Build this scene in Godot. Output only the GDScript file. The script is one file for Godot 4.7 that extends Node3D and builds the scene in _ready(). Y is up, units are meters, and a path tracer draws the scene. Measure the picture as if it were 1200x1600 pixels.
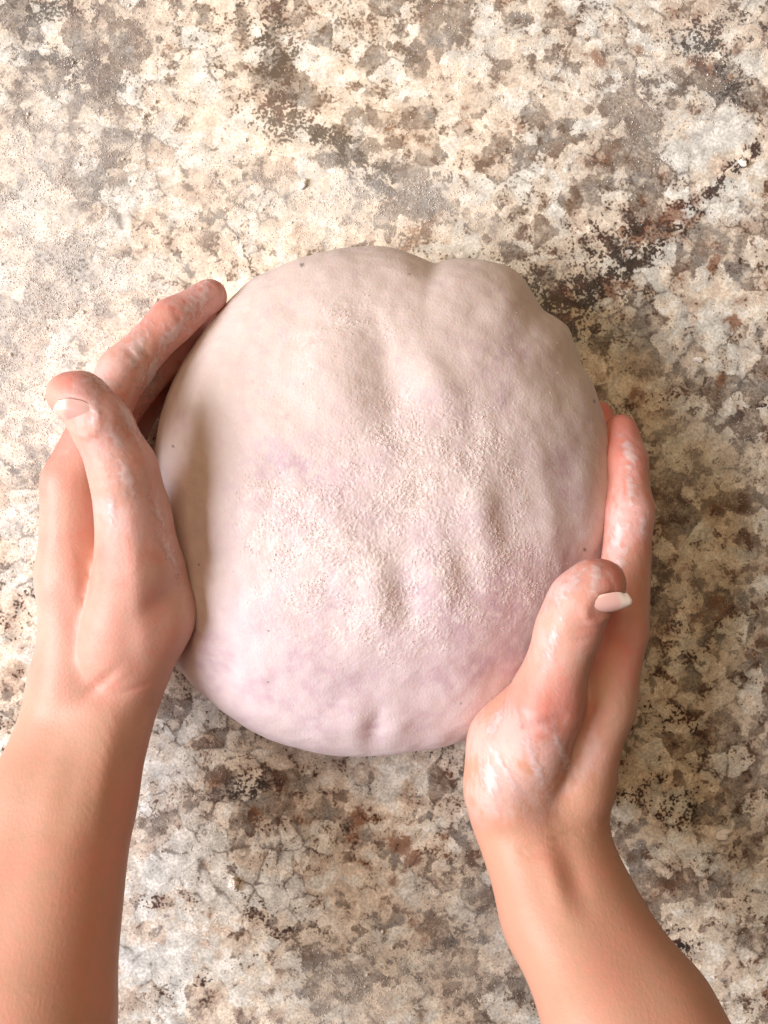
extends Node3D
# Two hands press a floured ball of dough on a granite countertop, seen from straight above.
# Units are metres. P(x, y, h) reads a place in the plan of the photograph (1200 x 1600) at a height of h centimetres above the counter.

const EYE := 0.50
const FOCAL := 1640.0

func P(x: float, y: float, h: float) -> Vector3:
	var s := (EYE - h * 0.01) / FOCAL
	return Vector3((x - 600.0) * s, h * 0.01, (y - 800.0) * s)


func _ready() -> void:
	# ---- camera, surroundings, light ------------------------------------------------
	var cam := Camera3D.new()
	cam.name = "camera"
	cam.position = Vector3(0, EYE, 0)
	cam.rotation_degrees = Vector3(-90, 0, 0)
	cam.fov = rad_to_deg(2.0 * atan(800.0 / FOCAL))
	cam.near = 0.02
	cam.far = 20.0
	add_child(cam)
	cam.current = true
	var env := Environment.new()
	env.background_mode = Environment.BG_COLOR
	env.background_color = Color(0.235, 0.185, 0.125)          # the dim warm room all round
	env.tonemap_mode = Environment.TONE_MAPPER_LINEAR
	env.tonemap_exposure = 1.03
	env.sdfgi_enabled = true
	env.ssao_enabled = true
	env.ssil_enabled = true
	var we := WorldEnvironment.new()
	we.name = "surroundings"
	we.environment = env
	add_child(we)
	# daylight from a window to the left of the counter
	var key := AreaLight3D.new()
	key.name = "window_light"
	key.area_size = Vector2(2.1, 1.9)
	key.light_color = Color(1.0, 0.985, 1.0)
	key.light_energy = 17.2
	key.area_range = 6.0
	key.shadow_enabled = true
	add_child(key)
	key.look_at_from_position(Vector3(-2.55, 1.82, 0.26), Vector3(0, 0.03, 0.0), Vector3.UP)
	# warm ceiling light of the kitchen, above and beyond
	var fill := AreaLight3D.new()
	fill.name = "ceiling_light"
	fill.area_size = Vector2(0.8, 0.8)
	fill.light_color = Color(1.0, 0.86, 0.70)
	fill.light_energy = 1.2
	fill.area_range = 6.0
	fill.shadow_enabled = true
	add_child(fill)
	fill.look_at_from_position(Vector3(-0.15, 1.75, -0.75), Vector3(0, 0, 0), Vector3(0, 0, -1))

	# ---- the counter ---------------------------------------------------------------
	build_counter()
	# ---- dough, hands, flour -------------------------------------------------------
	build_dough()
	build_person()
	build_flour()
	build_crumbs()


# ===================================================================================
# small helpers
# ===================================================================================
func noise(sd: int, freq: float, kind := FastNoiseLite.TYPE_SIMPLEX_SMOOTH, octaves := 1) -> FastNoiseLite:
	var n := FastNoiseLite.new()
	n.seed = sd
	n.frequency = freq
	n.noise_type = kind
	n.fractal_type = FastNoiseLite.FRACTAL_FBM if octaves > 1 else FastNoiseLite.FRACTAL_NONE
	n.fractal_octaves = octaves
	return n

func warped(n: FastNoiseLite, amp: float, freq: float, oct := 3) -> FastNoiseLite:
	n.domain_warp_enabled = true
	n.domain_warp_amplitude = amp
	n.domain_warp_frequency = freq
	n.domain_warp_fractal_octaves = oct
	return n

func smooth(a: float, b: float, x: float) -> float:
	var t := clampf((x - a) / (b - a), 0.0, 1.0)
	return t * t * (3.0 - 2.0 * t)

func lin(r: int, g: int, b: int) -> Color:
	return Color(r / 255.0, g / 255.0, b / 255.0).srgb_to_linear()

func height_texture(sd: int, freq: float, kind: int, octaves := 2) -> NoiseTexture2D:
	var t := NoiseTexture2D.new()
	t.width = 512
	t.height = 512
	t.seamless = true
	t.noise = noise(sd, freq, kind, octaves)
	return t


# ===================================================================================
# countertop: one polished granite slab; the mineral grain is computed into a texture
# ===================================================================================
const TW := 1440
const TH := 1920
const AREA_X := 0.48
const AREA_Z := 0.64

func field(strokes: Array, w: int, h: int) -> PackedFloat32Array:
	# soft strokes [x0, y0, x1, y1, width, strength] in photo pixels, drawn at a quarter of the size, then enlarged
	var fw := w / 4
	var fh := h / 4
	var im := Image.create_empty(fw, fh, false, Image.FORMAT_RF)
	var k := AREA_X / fw * FOCAL / EYE                       # photo pixels in one field pixel
	var ox := 600.0 - k * fw * 0.5
	var oy := 800.0 - k * fh * 0.5
	for s in strokes:
		var a := Vector2((s[0] - ox) / k, (s[1] - oy) / k)
		var b := Vector2((s[2] - ox) / k, (s[3] - oy) / k)
		var r: float = s[4] / k
		var amount: float = s[5]
		var x0 := int(maxf(minf(a.x, b.x) - 2.2 * r, 0))
		var x1 := int(minf(maxf(a.x, b.x) + 2.2 * r + 1, fw - 1))
		var y0 := int(maxf(minf(a.y, b.y) - 2.2 * r, 0))
		var y1 := int(minf(maxf(a.y, b.y) + 2.2 * r + 1, fh - 1))
		var ab := b - a
		var l2 := maxf(ab.length_squared(), 0.0001)
		for y in range(y0, y1 + 1):
			for x in range(x0, x1 + 1):
				var p := Vector2(x, y)
				var t := clampf((p - a).dot(ab) / l2, 0.0, 1.0)
				var d := (p - a - ab * t).length() / r
				var v := amount * exp(-d * d)
				im.set_pixel(x, y, Color(im.get_pixel(x, y).r + v, 0, 0))
	im.resize(w, h, Image.INTERPOLATE_CUBIC)
	return im.get_data().to_float32_array()

func granite() -> Array:
	var sc := AREA_X / TW * FOCAL / EYE                      # photo pixels in one texel
	var cells := noise(11, sc / 40.0, FastNoiseLite.TYPE_CELLULAR)
	cells.cellular_return_type = FastNoiseLite.RETURN_CELL_VALUE
	warped(cells, 15.0 / sc, sc / 24.0, 4)
	var edges := noise(11, sc / 40.0, FastNoiseLite.TYPE_CELLULAR)
	edges.cellular_return_type = FastNoiseLite.RETURN_DISTANCE2_SUB
	warped(edges, 15.0 / sc, sc / 24.0, 4)
	var grains := noise(23, sc / 13.0, FastNoiseLite.TYPE_CELLULAR)
	grains.cellular_return_type = FastNoiseLite.RETURN_CELL_VALUE
	warped(grains, 10.0 / sc, sc / 12.0, 3)
	var big := warped(noise(31, sc / 190.0, FastNoiseLite.TYPE_SIMPLEX_SMOOTH, 4), 60.0 / sc, sc / 160.0)
	var mid := warped(noise(37, sc / 46.0, FastNoiseLite.TYPE_SIMPLEX_SMOOTH, 5), 24.0 / sc, sc / 40.0)
	var mid2 := warped(noise(41, sc / 34.0, FastNoiseLite.TYPE_SIMPLEX_SMOOTH, 5), 22.0 / sc, sc / 30.0)
	var fine := noise(43, sc / 7.0, FastNoiseLite.TYPE_SIMPLEX_SMOOTH, 3)
	var hue := warped(noise(47, sc / 80.0, FastNoiseLite.TYPE_SIMPLEX_SMOOTH, 4), 40.0 / sc, sc / 60.0)
	var veins := warped(noise(53, sc / 210.0, FastNoiseLite.TYPE_SIMPLEX_SMOOTH, 3), 70.0 / sc, sc / 90.0, 4)
	var imgs := []
	for n in [cells, edges, grains, big, mid, mid2, fine, hue, veins]:
		var im: Image = n.get_image(TW, TH, false, false, true)
		imgs.append(im.get_data())
	var ce: PackedByteArray = imgs[0]
	var ed: PackedByteArray = imgs[1]
	var gr: PackedByteArray = imgs[2]
	var bi: PackedByteArray = imgs[3]
	var mi: PackedByteArray = imgs[4]
	var m2: PackedByteArray = imgs[5]
	var fi: PackedByteArray = imgs[6]
	var hu: PackedByteArray = imgs[7]
	var ve: PackedByteArray = imgs[8]
	var dark := field([
		[430, 20, 440, 180, 34, 0.9], [400, 150, 440, 180, 30, 0.5], [380, 20, 440, 60, 30, 0.4], [450, 180, 545, 225, 16, 0.6], [490, 205, 600, 290, 20, 0.9], [560, 270, 590, 285, 20, 0.5],
		[40, 80, 140, 110, 34, 0.75], [130, 110, 170, 130, 26, 0.6], [0, 10, 120, 10, 26, 0.6], [1090, 60, 1140, 130, 34, 0.8], [1050, 60, 1180, 40, 30, 0.5],
		[870, 490, 960, 410, 40, 0.75], [960, 410, 1065, 335, 34, 0.75], [840, 470, 900, 460, 40, 0.5], [900, 350, 990, 350, 22, 0.5], [1080, 320, 1180, 230, 13, 1.0], [880, 500, 900, 540, 26, 0.6],
		[960, 80, 1010, 150, 30, 0.3], [40, 400, 20, 360, 12, 0.4], [330, 1240, 400, 1225, 20, 0.7], [370, 1230, 470, 1215, 14, 0.4], [560, 1170, 700, 1175, 14, 0.5],
		[250, 1400, 240, 1420, 20, 0.5], [360, 1400, 450, 1440, 22, 0.35], [520, 1260, 540, 1290, 14, 0.5], [560, 1520, 700, 1470, 9, 0.7], [700, 1470, 770, 1400, 10, 0.7],
		[650, 1530, 720, 1500, 9, 0.4], [300, 1540, 420, 1480, 7, 0.5], [1060, 1470, 1080, 1480, 22, 0.8], [1020, 1120, 1080, 1140, 30, 0.4], [1000, 1230, 1070, 1260, 36, 0.6],
		[1020, 620, 1080, 600, 20, 0.5], [1030, 930, 1060, 1000, 30, 0.5], [1150, 650, 1200, 630, 9, 0.8], [1140, 680, 1200, 680, 9, 0.6], [0, 960, 60, 920, 18, 0.4], [0, 730, 50, 760, 24, 0.4],
		[270, 60, 330, 40, 20, 0.4], [360, 170, 400, 200, 7, 0.3], [300, 230, 350, 300, 6, 0.5], [350, 340, 400, 430, 6, 0.6], [190, 260, 110, 300, 10, 0.3], [780, 430, 900, 450, 26, 0.5], [620, 380, 820, 400, 18, 0.3], [150, 20, 60, 10, 14, 0.5],
	], TW, TH)
	var rust := field([
		[640, 370, 680, 345, 20, 0.9], [260, 70, 240, 110, 16, 0.7], [980, 380, 1060, 340, 34, 0.8], [560, 300, 600, 320, 10, 0.5], [1100, 60, 1140, 120, 36, 0.6], [880, 480, 960, 440, 36, 0.6],
		[510, 1275, 540, 1265, 22, 0.6], [550, 1280, 640, 1330, 32, 0.5], [620, 1320, 640, 1340, 18, 0.7], [1110, 415, 1120, 405, 10, 1.0], [1140, 495, 1150, 500, 11, 0.8], [1110, 585, 1130, 590, 15, 0.6],
		[990, 610, 1000, 620, 14, 0.6], [10, 360, 40, 370, 12, 0.7], [600, 1430, 700, 1470, 40, 0.35], [700, 1300, 690, 1340, 20, 0.5], [940, 90, 1000, 70, 24, 0.4], [810, 205, 800, 200, 14, 0.8], [930, 90, 935, 95, 8, 0.8], [350, 1240, 420, 1250, 30, 0.3], [1150, 900, 1100, 1000, 60, 0.3],
	], TW, TH)
	var white := field([
		[1060, 240, 1140, 190, 26, 1.3], [1090, 240, 1150, 210, 22, 0.6], [1150, 330, 1100, 310, 34, 0.7], [470, 60, 490, 100, 24, 0.8], [250, 250, 150, 360, 34, 0.9], [400, 60, 400, 30, 16, 0.6], [810, 270, 780, 270, 24, 0.6],
		[300, 60, 330, 130, 26, 0.6], [180, 440, 175, 430, 22, 0.9], [90, 440, 95, 450, 14, 0.5], [1130, 560, 1100, 500, 40, 0.5], [1000, 450, 990, 460, 24, 0.5], [300, 1340, 350, 1410, 40, 0.8], [220, 1480, 300, 1500, 40, 0.8],
		[350, 1370, 450, 1390, 22, 0.7], [560, 1230, 640, 1230, 40, 0.5], [500, 1350, 470, 1390, 32, 0.6], [720, 1420, 740, 1400, 26, 0.6], [230, 1240, 300, 1150, 40, 0.5], [640, 1400, 660, 1380, 20, 0.4], [950, 30, 1010, 60, 40, 0.5], [420, 260, 450, 280, 30, 0.4], [690, 370, 720, 390, 22, 0.5],
		[30, 900, 20, 820, 40, 0.5], [230, 1380, 260, 1340, 34, 0.7], [300, 1290, 340, 1320, 26, 0.6], [420, 1310, 450, 1330, 26, 0.5], [210, 1560, 260, 1580, 40, 0.5], [290, 1450, 320, 1480, 30, 0.6], [20, 1050, 40, 1040, 40, 0.5], [870, 300, 900, 260, 20, 0.5],
	], TW, TH)
	var grey := field([
		[730, 60, 830, 150, 60, 0.35], [860, 240, 840, 310, 40, 0.4], [930, 150, 1010, 220, 34, 0.5], [900, 300, 930, 300, 28, 0.6], [410, 50, 450, 130, 50, 0.4], [480, 150, 620, 200, 46, 0.25], [100, 270, 20, 320, 46, 0.5],
		[700, 300, 640, 330, 24, 0.3], [330, 1260, 500, 1200, 46, 0.3], [240, 1280, 260, 1390, 30, 0.4], [560, 1500, 800, 1400, 50, 0.28], [420, 1560, 620, 1440, 60, 0.1], [960, 1200, 1200, 1100, 100, 0.3], [960, 1400, 1200, 1560, 110, 0.2], [1000, 700, 1200, 900, 120, 0.3], [1050, 600, 1120, 640, 40, 0.4], [990, 940, 1060, 1060, 50, 0.3],
		[220, 1120, 400, 1560, 70, 0.10], [420, 1250, 560, 1580, 90, 0.06], [680, 1240, 720, 1330, 30, 0.3], [320, 1190, 420, 1260, 22, 0.4], [230, 1480, 270, 1400, 14, 0.4], [60, 110, 180, 150, 40, 0.5], [380, 50, 640, 310, 46, 0.35], [850, 530, 1200, 260, 44, 0.35], [0, 50, 250, 110, 36, 0.3], [860, 60, 1200, 160, 40, 0.25], [700, 1520, 1000, 1350, 40, 0.3], [0, 600, 60, 700, 40, 0.3],
	], TW, TH)
	var dust := flour_field(TW, TH)
	var cream := lin(217, 208, 194)
	var ivory := lin(211, 212, 207)
	var blush := lin(200, 183, 167)
	var stone := lin(146, 136, 125)
	var umber := lin(116, 94, 79)
	var black := lin(54, 45, 42)
	var ochre := lin(140, 96, 66)
	var plum := lin(92, 62, 58)
	var slate := lin(122, 124, 126)
	var soot := lin(82, 67, 58)
	var powder := lin(226, 226, 221)
	var lut := PackedByteArray()
	lut.resize(4097)
	for i in 4097:
		var v := i / 4096.0
		lut[i] = int(clampf((1.055 * pow(v, 1.0 / 2.4) - 0.055) if v > 0.0031308 else 12.92 * v, 0.0, 1.0) * 255.0 + 0.5)
	var bands := 8
	var done := []
	done.resize(bands)
	var work := func(band: int) -> void:
		var rows := TH / bands
		var out := PackedByteArray()
		out.resize(TW * rows * 3)
		var rough := PackedByteArray()
		rough.resize(TW * rows)
		var rng := RandomNumberGenerator.new()
		rng.seed = 5 + band
		var i := band * rows * TW - 1
		var at := -1
		for xy in rows * TW:
			i += 1
			at += 1
			var c := ce[i] * 0.00392
			var g := gr[i] * 0.00392
			var m := mi[i] * 0.00392 - 0.5
			var n := m2[i] * 0.00392 - 0.5
			var f := (fi[i] * 0.00392 - 0.5) * 1.55
			var h := hu[i] * 0.00392 - 0.5
			var b := bi[i] * 0.00392 - 0.5
			var e := ed[i] * 0.00392
			var gf := grey[i]
			var df := dark[i]
			var wf := white[i]
			# fragments of feldspar: cream, ivory, blush
			var h2 := h + m * 0.35
			# feldspar: cream, ivory, blush, clouded inside
			var q := 0.5 + (c - 0.5) * 0.55 + (g - 0.5) * 0.30 + h2 * 0.7
			var col := cream.lerp(blush, clampf((q - 0.56) * 2.2, 0.0, 0.75))
			col = col.lerp(ivory, clampf((0.46 - q + wf * 0.55 + f * 0.25) * 2.6, 0.0, 0.95))
			col = col * (1.0 + n * 0.6 - m * 0.3)
			# smoky quartz between them
			var k := n * 0.95 + b * 0.8 + (g - 0.5) * 0.40 + (c - 0.5) * 0.85 + gf * 0.60 - wf * 0.7 + f * 0.35
			var s := clampf((k - 0.165) * 5.0, 0.0, 1.0)
			var sm := stone.lerp(umber, clampf(0.15 + h * 1.6 + m + (g - 0.5) * 0.5, 0.0, 0.8)).lerp(slate, clampf(-h * 3.0 - 0.1 + gf * 0.3, 0.0, 0.7))
			col = col.lerp(sm * (1.0 + f * 0.5), s * 0.88)
			# brown and rust staining
			var u := m * 1.5 + (g - 0.5) * 0.60 + gf * 0.30 + b * 0.4 - wf * 0.75 + f * 0.6
			col = col.lerp(umber, clampf((u - 0.34) * 3.6, 0.0, 0.85))
			var o := m * 0.9 - n * 0.9 + h * 0.9 + f * 0.5 + rust[i] * 0.85 - wf * 0.3
			col = col.lerp(ochre, clampf((o - 0.42) * 2.4, 0.0, 0.75))
			# thin dark seams between fragments, hairline cracks, dark mica
			var seam := clampf((0.10 - e) * 11.0, 0.0, 1.0) * clampf((m * 1.3 + b + f * 0.6 + 0.12) * 2.6 + df, 0.0, 1.0)
			col = col.lerp(soot, seam * 0.7)
			var wisp := clampf((0.035 - absf(n + f * 0.10)) * 34.0, 0.0, 1.0) * clampf((h + b * 0.5 + f * 0.9 + 0.03) * 4.0, 0.0, 1.0)
			col = col.lerp(soot, wisp * 0.5)
			var ve_d := absf(ve[i] * 0.00392 - 0.5)
			var vein := clampf((0.010 - ve_d + f * 0.006) * 130.0, 0.0, 1.0) * clampf((n + m + 0.1) * 4.0, 0.0, 1.0)
			col = col.lerp(soot, vein * 0.6)
			var bk := df * clampf(0.80 + (g - 0.5) * 0.9 + f * 0.6 + n * 0.9, 0.1, 1.6) + m * 0.75 - n * 0.5 + (g - 0.5) * 0.50 + f * 1.0 + b * 0.25 - wf * 0.2
			col = col.lerp(black.lerp(plum, clampf(h * 3.0 + n + 0.1, 0.0, 1.0)), clampf((bk - 0.52) * 3.2, 0.0, 0.92))
			var speck := clampf((f * 1.1 + (g - 0.5) * 0.8 + b * 0.6 - 0.52) * 6.0, 0.0, 0.8)
			col = col.lerp(soot, speck * 0.75)
			# grain
			var a := 1.0 + f * 0.42 + (rng.randf() - 0.5) * 0.10
			var milk := clampf((0.06 - absf(m * 1.2 - n * 0.6 + h * 0.5)) * 12.0, 0.0, 1.0) * clampf(b * 2.0 + c * 0.9 - 0.1, 0.0, 1.0)
			col = col.lerp(ivory, milk * 0.45)
			# film of flour
			var fl := clampf(dust[i] * (0.55 + f * 0.9 + m * 0.7 + (rng.randf() - 0.5) * 0.7), 0.0, 0.8)
			var r0 := col.r * a
			var g0 := col.g * a
			var b0 := col.b * a
			r0 *= 0.82 + 0.46 * r0
			g0 *= 0.82 + 0.46 * g0
			b0 *= 0.82 + 0.46 * b0
			r0 += (powder.r - r0) * fl
			g0 += (powder.g - g0) * fl
			b0 += (powder.b - b0) * fl
			out[at * 3] = lut[int(clampf(r0, 0.0, 1.0) * 4096.0)]
			out[at * 3 + 1] = lut[int(clampf(g0, 0.0, 1.0) * 4096.0)]
			out[at * 3 + 2] = lut[int(clampf(b0, 0.0, 1.0) * 4096.0)]
			rough[at] = int(clampf(0.22 + 0.08 * f + 0.08 * s + fl * 0.8, 0.05, 1.0) * 255.0)
		done[band] = [out, rough]
	var job := WorkerThreadPool.add_group_task(work, bands)
	WorkerThreadPool.wait_for_group_task_completion(job)
	var col_all := PackedByteArray()
	var rough_all := PackedByteArray()
	for d in done:
		col_all.append_array(d[0])
		rough_all.append_array(d[1])
	return [Image.create_from_data(TW, TH, false, Image.FORMAT_RGB8, col_all), Image.create_from_data(TW, TH, false, Image.FORMAT_L8, rough_all)]

const DUST := [
	[60, 480, 60, 480, 120, 0.75], [20, 600, 60, 640, 70, 0.6], [120, 420, 60, 350, 80, 0.4], [60, 200, 100, 230, 90, 0.35], [230, 480, 230, 480, 60, 0.3], [30, 250, 20, 330, 60, 0.4],
	[560, 290, 540, 300, 34, 0.35], [650, 290, 740, 320, 30, 0.45], [760, 340, 780, 380, 26, 0.3], [480, 320, 560, 330, 60, 0.2], [560, 1540, 760, 1480, 80, 0.3], [430, 1580, 560, 1560, 60, 0.25], [640, 1400, 720, 1400, 50, 0.15],
	[700, 60, 760, 100, 80, 0.15], [1080, 700, 1120, 700, 60, 0.35], [1060, 930, 1100, 900, 50, 0.2], [1010, 560, 1080, 560, 40, 0.15], [150, 150, 350, 330, 90, 0.22], [30, 60, 220, 20, 70, 0.2], [420, 280, 620, 330, 70, 0.2], [20, 700, 40, 800, 60, 0.3], [900, 120, 1150, 60, 80, 0.12], [1000, 180, 1040, 200, 70, 0.15], [300, 1200, 260, 1300, 60, 0.1],
]

func flour_field(w: int, h: int) -> PackedFloat32Array:
	return field(DUST, w, h)

func build_counter() -> void:
	var made := granite()
	var m := StandardMaterial3D.new()
	m.resource_name = "polished_granite"
	m.albedo_texture = ImageTexture.create_from_image(made[0])
	m.roughness = 1.0
	m.roughness_texture = ImageTexture.create_from_image(made[1])
	m.roughness_texture_channel = BaseMaterial3D.TEXTURE_CHANNEL_RED
	m.metallic_specular = 0.5
	m.heightmap_enabled = false
	# slab 1.44 x 1.28 m, mirrored repeats so that the grain runs on without a seam
	var st := SurfaceTool.new()
	st.begin(Mesh.PRIMITIVE_TRIANGLES)
	var hx := AREA_X * 1.5
	var hz := AREA_Z * 1.0
	var xs := [-hx, -hx + AREA_X, hx - AREA_X, hx]
	var zs := [-hz, -hz + AREA_Z * 0.5, hz - AREA_Z * 0.5, hz]
	var us := [1.0, 0.0, 1.0, 0.0]
	var vs := [0.5, 0.0, 1.0, 0.5]
	for iz in 3:
		for ix in 3:
			var a := Vector3(xs[ix], 0, zs[iz])
			var b := Vector3(xs[ix + 1], 0, zs[iz])
			var c := Vector3(xs[ix + 1], 0, zs[iz + 1])
			var d := Vector3(xs[ix], 0, zs[iz + 1])
			var ta := Vector2(us[ix], vs[iz])
			var tb := Vector2(us[ix + 1], vs[iz])
			var tc := Vector2(us[ix + 1], vs[iz + 1])
			var td := Vector2(us[ix], vs[iz + 1])
			quad(st, a, b, c, d, ta, tb, tc, td)
	var dn := Vector3(0, -0.04, 0)
	var cs := [Vector3(-hx, 0, -hz), Vector3(hx, 0, -hz), Vector3(hx, 0, hz), Vector3(-hx, 0, hz)]
	for k in 4:
		var p: Vector3 = cs[k]
		var q: Vector3 = cs[(k + 1) % 4]
		quad(st, q, p, p + dn, q + dn, Vector2(0, 0), Vector2(1, 0), Vector2(1, 0.06), Vector2(0, 0.06))
	quad(st, cs[3] + dn, cs[2] + dn, cs[1] + dn, cs[0] + dn, Vector2(0, 0), Vector2(1, 0), Vector2(1, 1), Vector2(0, 1))
	st.generate_normals()
	var o := MeshInstance3D.new()
	o.name = "countertop"
	o.mesh = st.commit()
	o.material_override = m
	o.set_meta("kind", "structure")
	o.set_meta("label", "speckled cream, grey and brown polished granite countertop dusted with flour")
	add_child(o, true)

func quad(st: SurfaceTool, a: Vector3, b: Vector3, c: Vector3, d: Vector3, ta: Vector2, tb: Vector2, tc: Vector2, td: Vector2) -> void:
	for v in [[a, ta], [b, tb], [c, tc], [a, ta], [c, tc], [d, td]]:
		st.set_uv(v[1])
		st.add_vertex(v[0])


# ===================================================================================
# dough: a squat ball with a traced plan, knuckle dents and folds
# ===================================================================================
const DOUGH_MID := Vector2(605, 785)
const DOUGH_EQUATOR := 3.4
const DOUGH_TOP := 8.6

func dough_plan() -> PackedFloat32Array:
	# radius (photo pixels, at the equator's height) for each of 720 directions, from the outline's turning points
	var pts := [
		[560, 391], [600, 392], [635, 398], [660, 407], [676, 412], [700, 408], [730, 407], [765, 413], [795, 425], [815, 440], [832, 463], [850, 486], [868, 496], [886, 512], [897, 540], [906, 568], [920, 600], [932, 630], [944, 670],
		[953, 710], [963, 752], [963, 790], [955, 830], [938, 868], [925, 905], [900, 960], [868, 1010], [832, 1055], [790, 1100], [735, 1148], [690, 1163], [640, 1171], [585, 1176], [540, 1178],
		[500, 1174], [465, 1166], [430, 1155], [398, 1142], [360, 1116], [325, 1085], [298, 1062], [283, 1045], [270, 1000], [262, 940], [254, 880], [247, 810], [245, 760], [246, 710], [252, 665], [263, 622], [279, 585], [300, 549], [325, 514], [352, 483], [380, 455], [408, 434], [440, 419], [475, 406], [515, 395],
	]
	var ang := []
	for p in pts:
		var v: Vector2 = Vector2(p[0], p[1]) - DOUGH_MID
		ang.append([fposmod(v.angle(), TAU), v.length()])
	ang.sort_custom(func(a, b): return a[0] < b[0])
	var n := ang.size()
	var out := PackedFloat32Array()
	out.resize(720)
	for i in 720:
		var t := i * TAU / 720.0
		var k := 0
		while k < n and ang[k][0] <= t:
			k += 1
		var r := []
		var a := []
		for j in 4:
			var m := k - 2 + j
			a.append(ang[posmod(m, n)][0] + TAU * floorf(float(m) / n))
			r.append(ang[posmod(m, n)][1])
		var w: float = (t - a[1]) / (a[2] - a[1])
		out[i] = cubic_interpolate_in_time(r[1], r[2], r[0], r[3], w, a[2] - a[1], a[0] - a[1], a[3] - a[1])
	return out

# dents and ridges: [x, y, half-width along, half-width across, turn in degrees of the long axis, height in cm]
const DENTS := [
	[515, 600, 90, 64, 80, 0.36], [612, 605, 84, 34, 80, -0.34], [600, 540, 60, 40, 30, -0.10], [690, 600, 60, 30, 60, 0.22], [735, 640, 50, 22, 70, -0.12], [760, 560, 60, 40, 50, 0.15],
	[588, 925, 66, 28, 82, 0.24], [633, 925, 66, 25, 84, -0.27], [688, 905, 62, 30, 86, 0.22], [735, 890, 40, 22, 80, -0.12], [752, 800, 66, 28, 86, 0.26], [800, 830, 60, 26, 80, -0.12],
	[480, 965, 60, 26, 20, -0.16], [520, 1010, 70, 30, 20, 0.10], [440, 742, 70, 20, -6, -0.14], [470, 690, 80, 36, 10, 0.14], [584, 1140, 30, 16, 105, -0.22], [560, 1125, 40, 26, 90, 0.16], [620, 1120, 40, 26, 90, 0.16],
	[684, 425, 24, 18, 80, -0.12], [876, 520, 46, 15, 60, -0.12], [885, 800, 90, 18, 84, -0.08], [860, 800, 90, 20, 84, 0.08], [915, 640, 60, 18, 70, 0.12], [345, 560, 80, 30, 120, 0.10], [700, 740, 60, 50, 0, 0.15], [520, 800, 80, 60, 0, 0.12],
]

func dough_dent(x: float, y: float) -> float:
	var s := 0.0
	for d in DENTS:
		var dx: float = x - d[0]
		var dy: float = y - d[1]
		if absf(dx) > 220.0 or absf(dy) > 220.0:
			continue
		var t := deg_to_rad(d[4])
		var u: float = (dx * cos(t) + dy * sin(t)) / d[2]
		var v: float = (-dx * sin(t) + dy * cos(t)) / d[3]
		s += d[5] * 0.68 * exp(-u * u - v * v)
	return s

# where loose flour lies on the dough
const DOUGH_DUST := [
	[560, 500, 70, 40, 0.75], [480, 560, 60, 70, 0.3], [460, 820, 90, 90, 0.9], [400, 800, 30, 50, 0.5], [560, 880, 110, 90, 0.8], [640, 760, 110, 100, 0.75], [700, 690, 90, 60, 0.7], [640, 950, 90, 70, 0.7], [770, 760, 60, 80, 0.5], [760, 880, 80, 50, 0.8], [820, 900, 60, 60, 0.5], [610, 640, 60, 60, 0.5], [480, 960, 80, 50, 0.5], [700, 960, 110, 50, 0.4], [580, 1000, 80, 40, 0.3],
]

func dough_dust(x: float, y: float) -> float:
	var s := 0.0
	for d in DOUGH_DUST:
		var u: float = (x - d[0]) / d[2]
		var v: float = (y - d[1]) / d[3]
		var e := u * u + v * v
		if e < 6.0:
			s += d[4] * exp(-e)
	return minf(s, 1.0)

# mauve patches in the dough: [x, y, radius, strength]
const STAINS := [[430, 745, 70, 0.55], [480, 735, 50, 0.3], [800, 960, 80, 0.5], [855, 900, 60, 0.55], [640, 935, 50, 0.35], [740, 1010, 90, 0.35], [560, 1060, 60, 0.25], [582, 1142, 18, 0.9], [765, 570, 70, 0.3], [610, 640, 50, 0.35], [520, 760, 60, 0.25], [360, 1040, 50, 0.25], [880, 720, 60, 0.25], [700, 700, 60, 0.25]]

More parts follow.
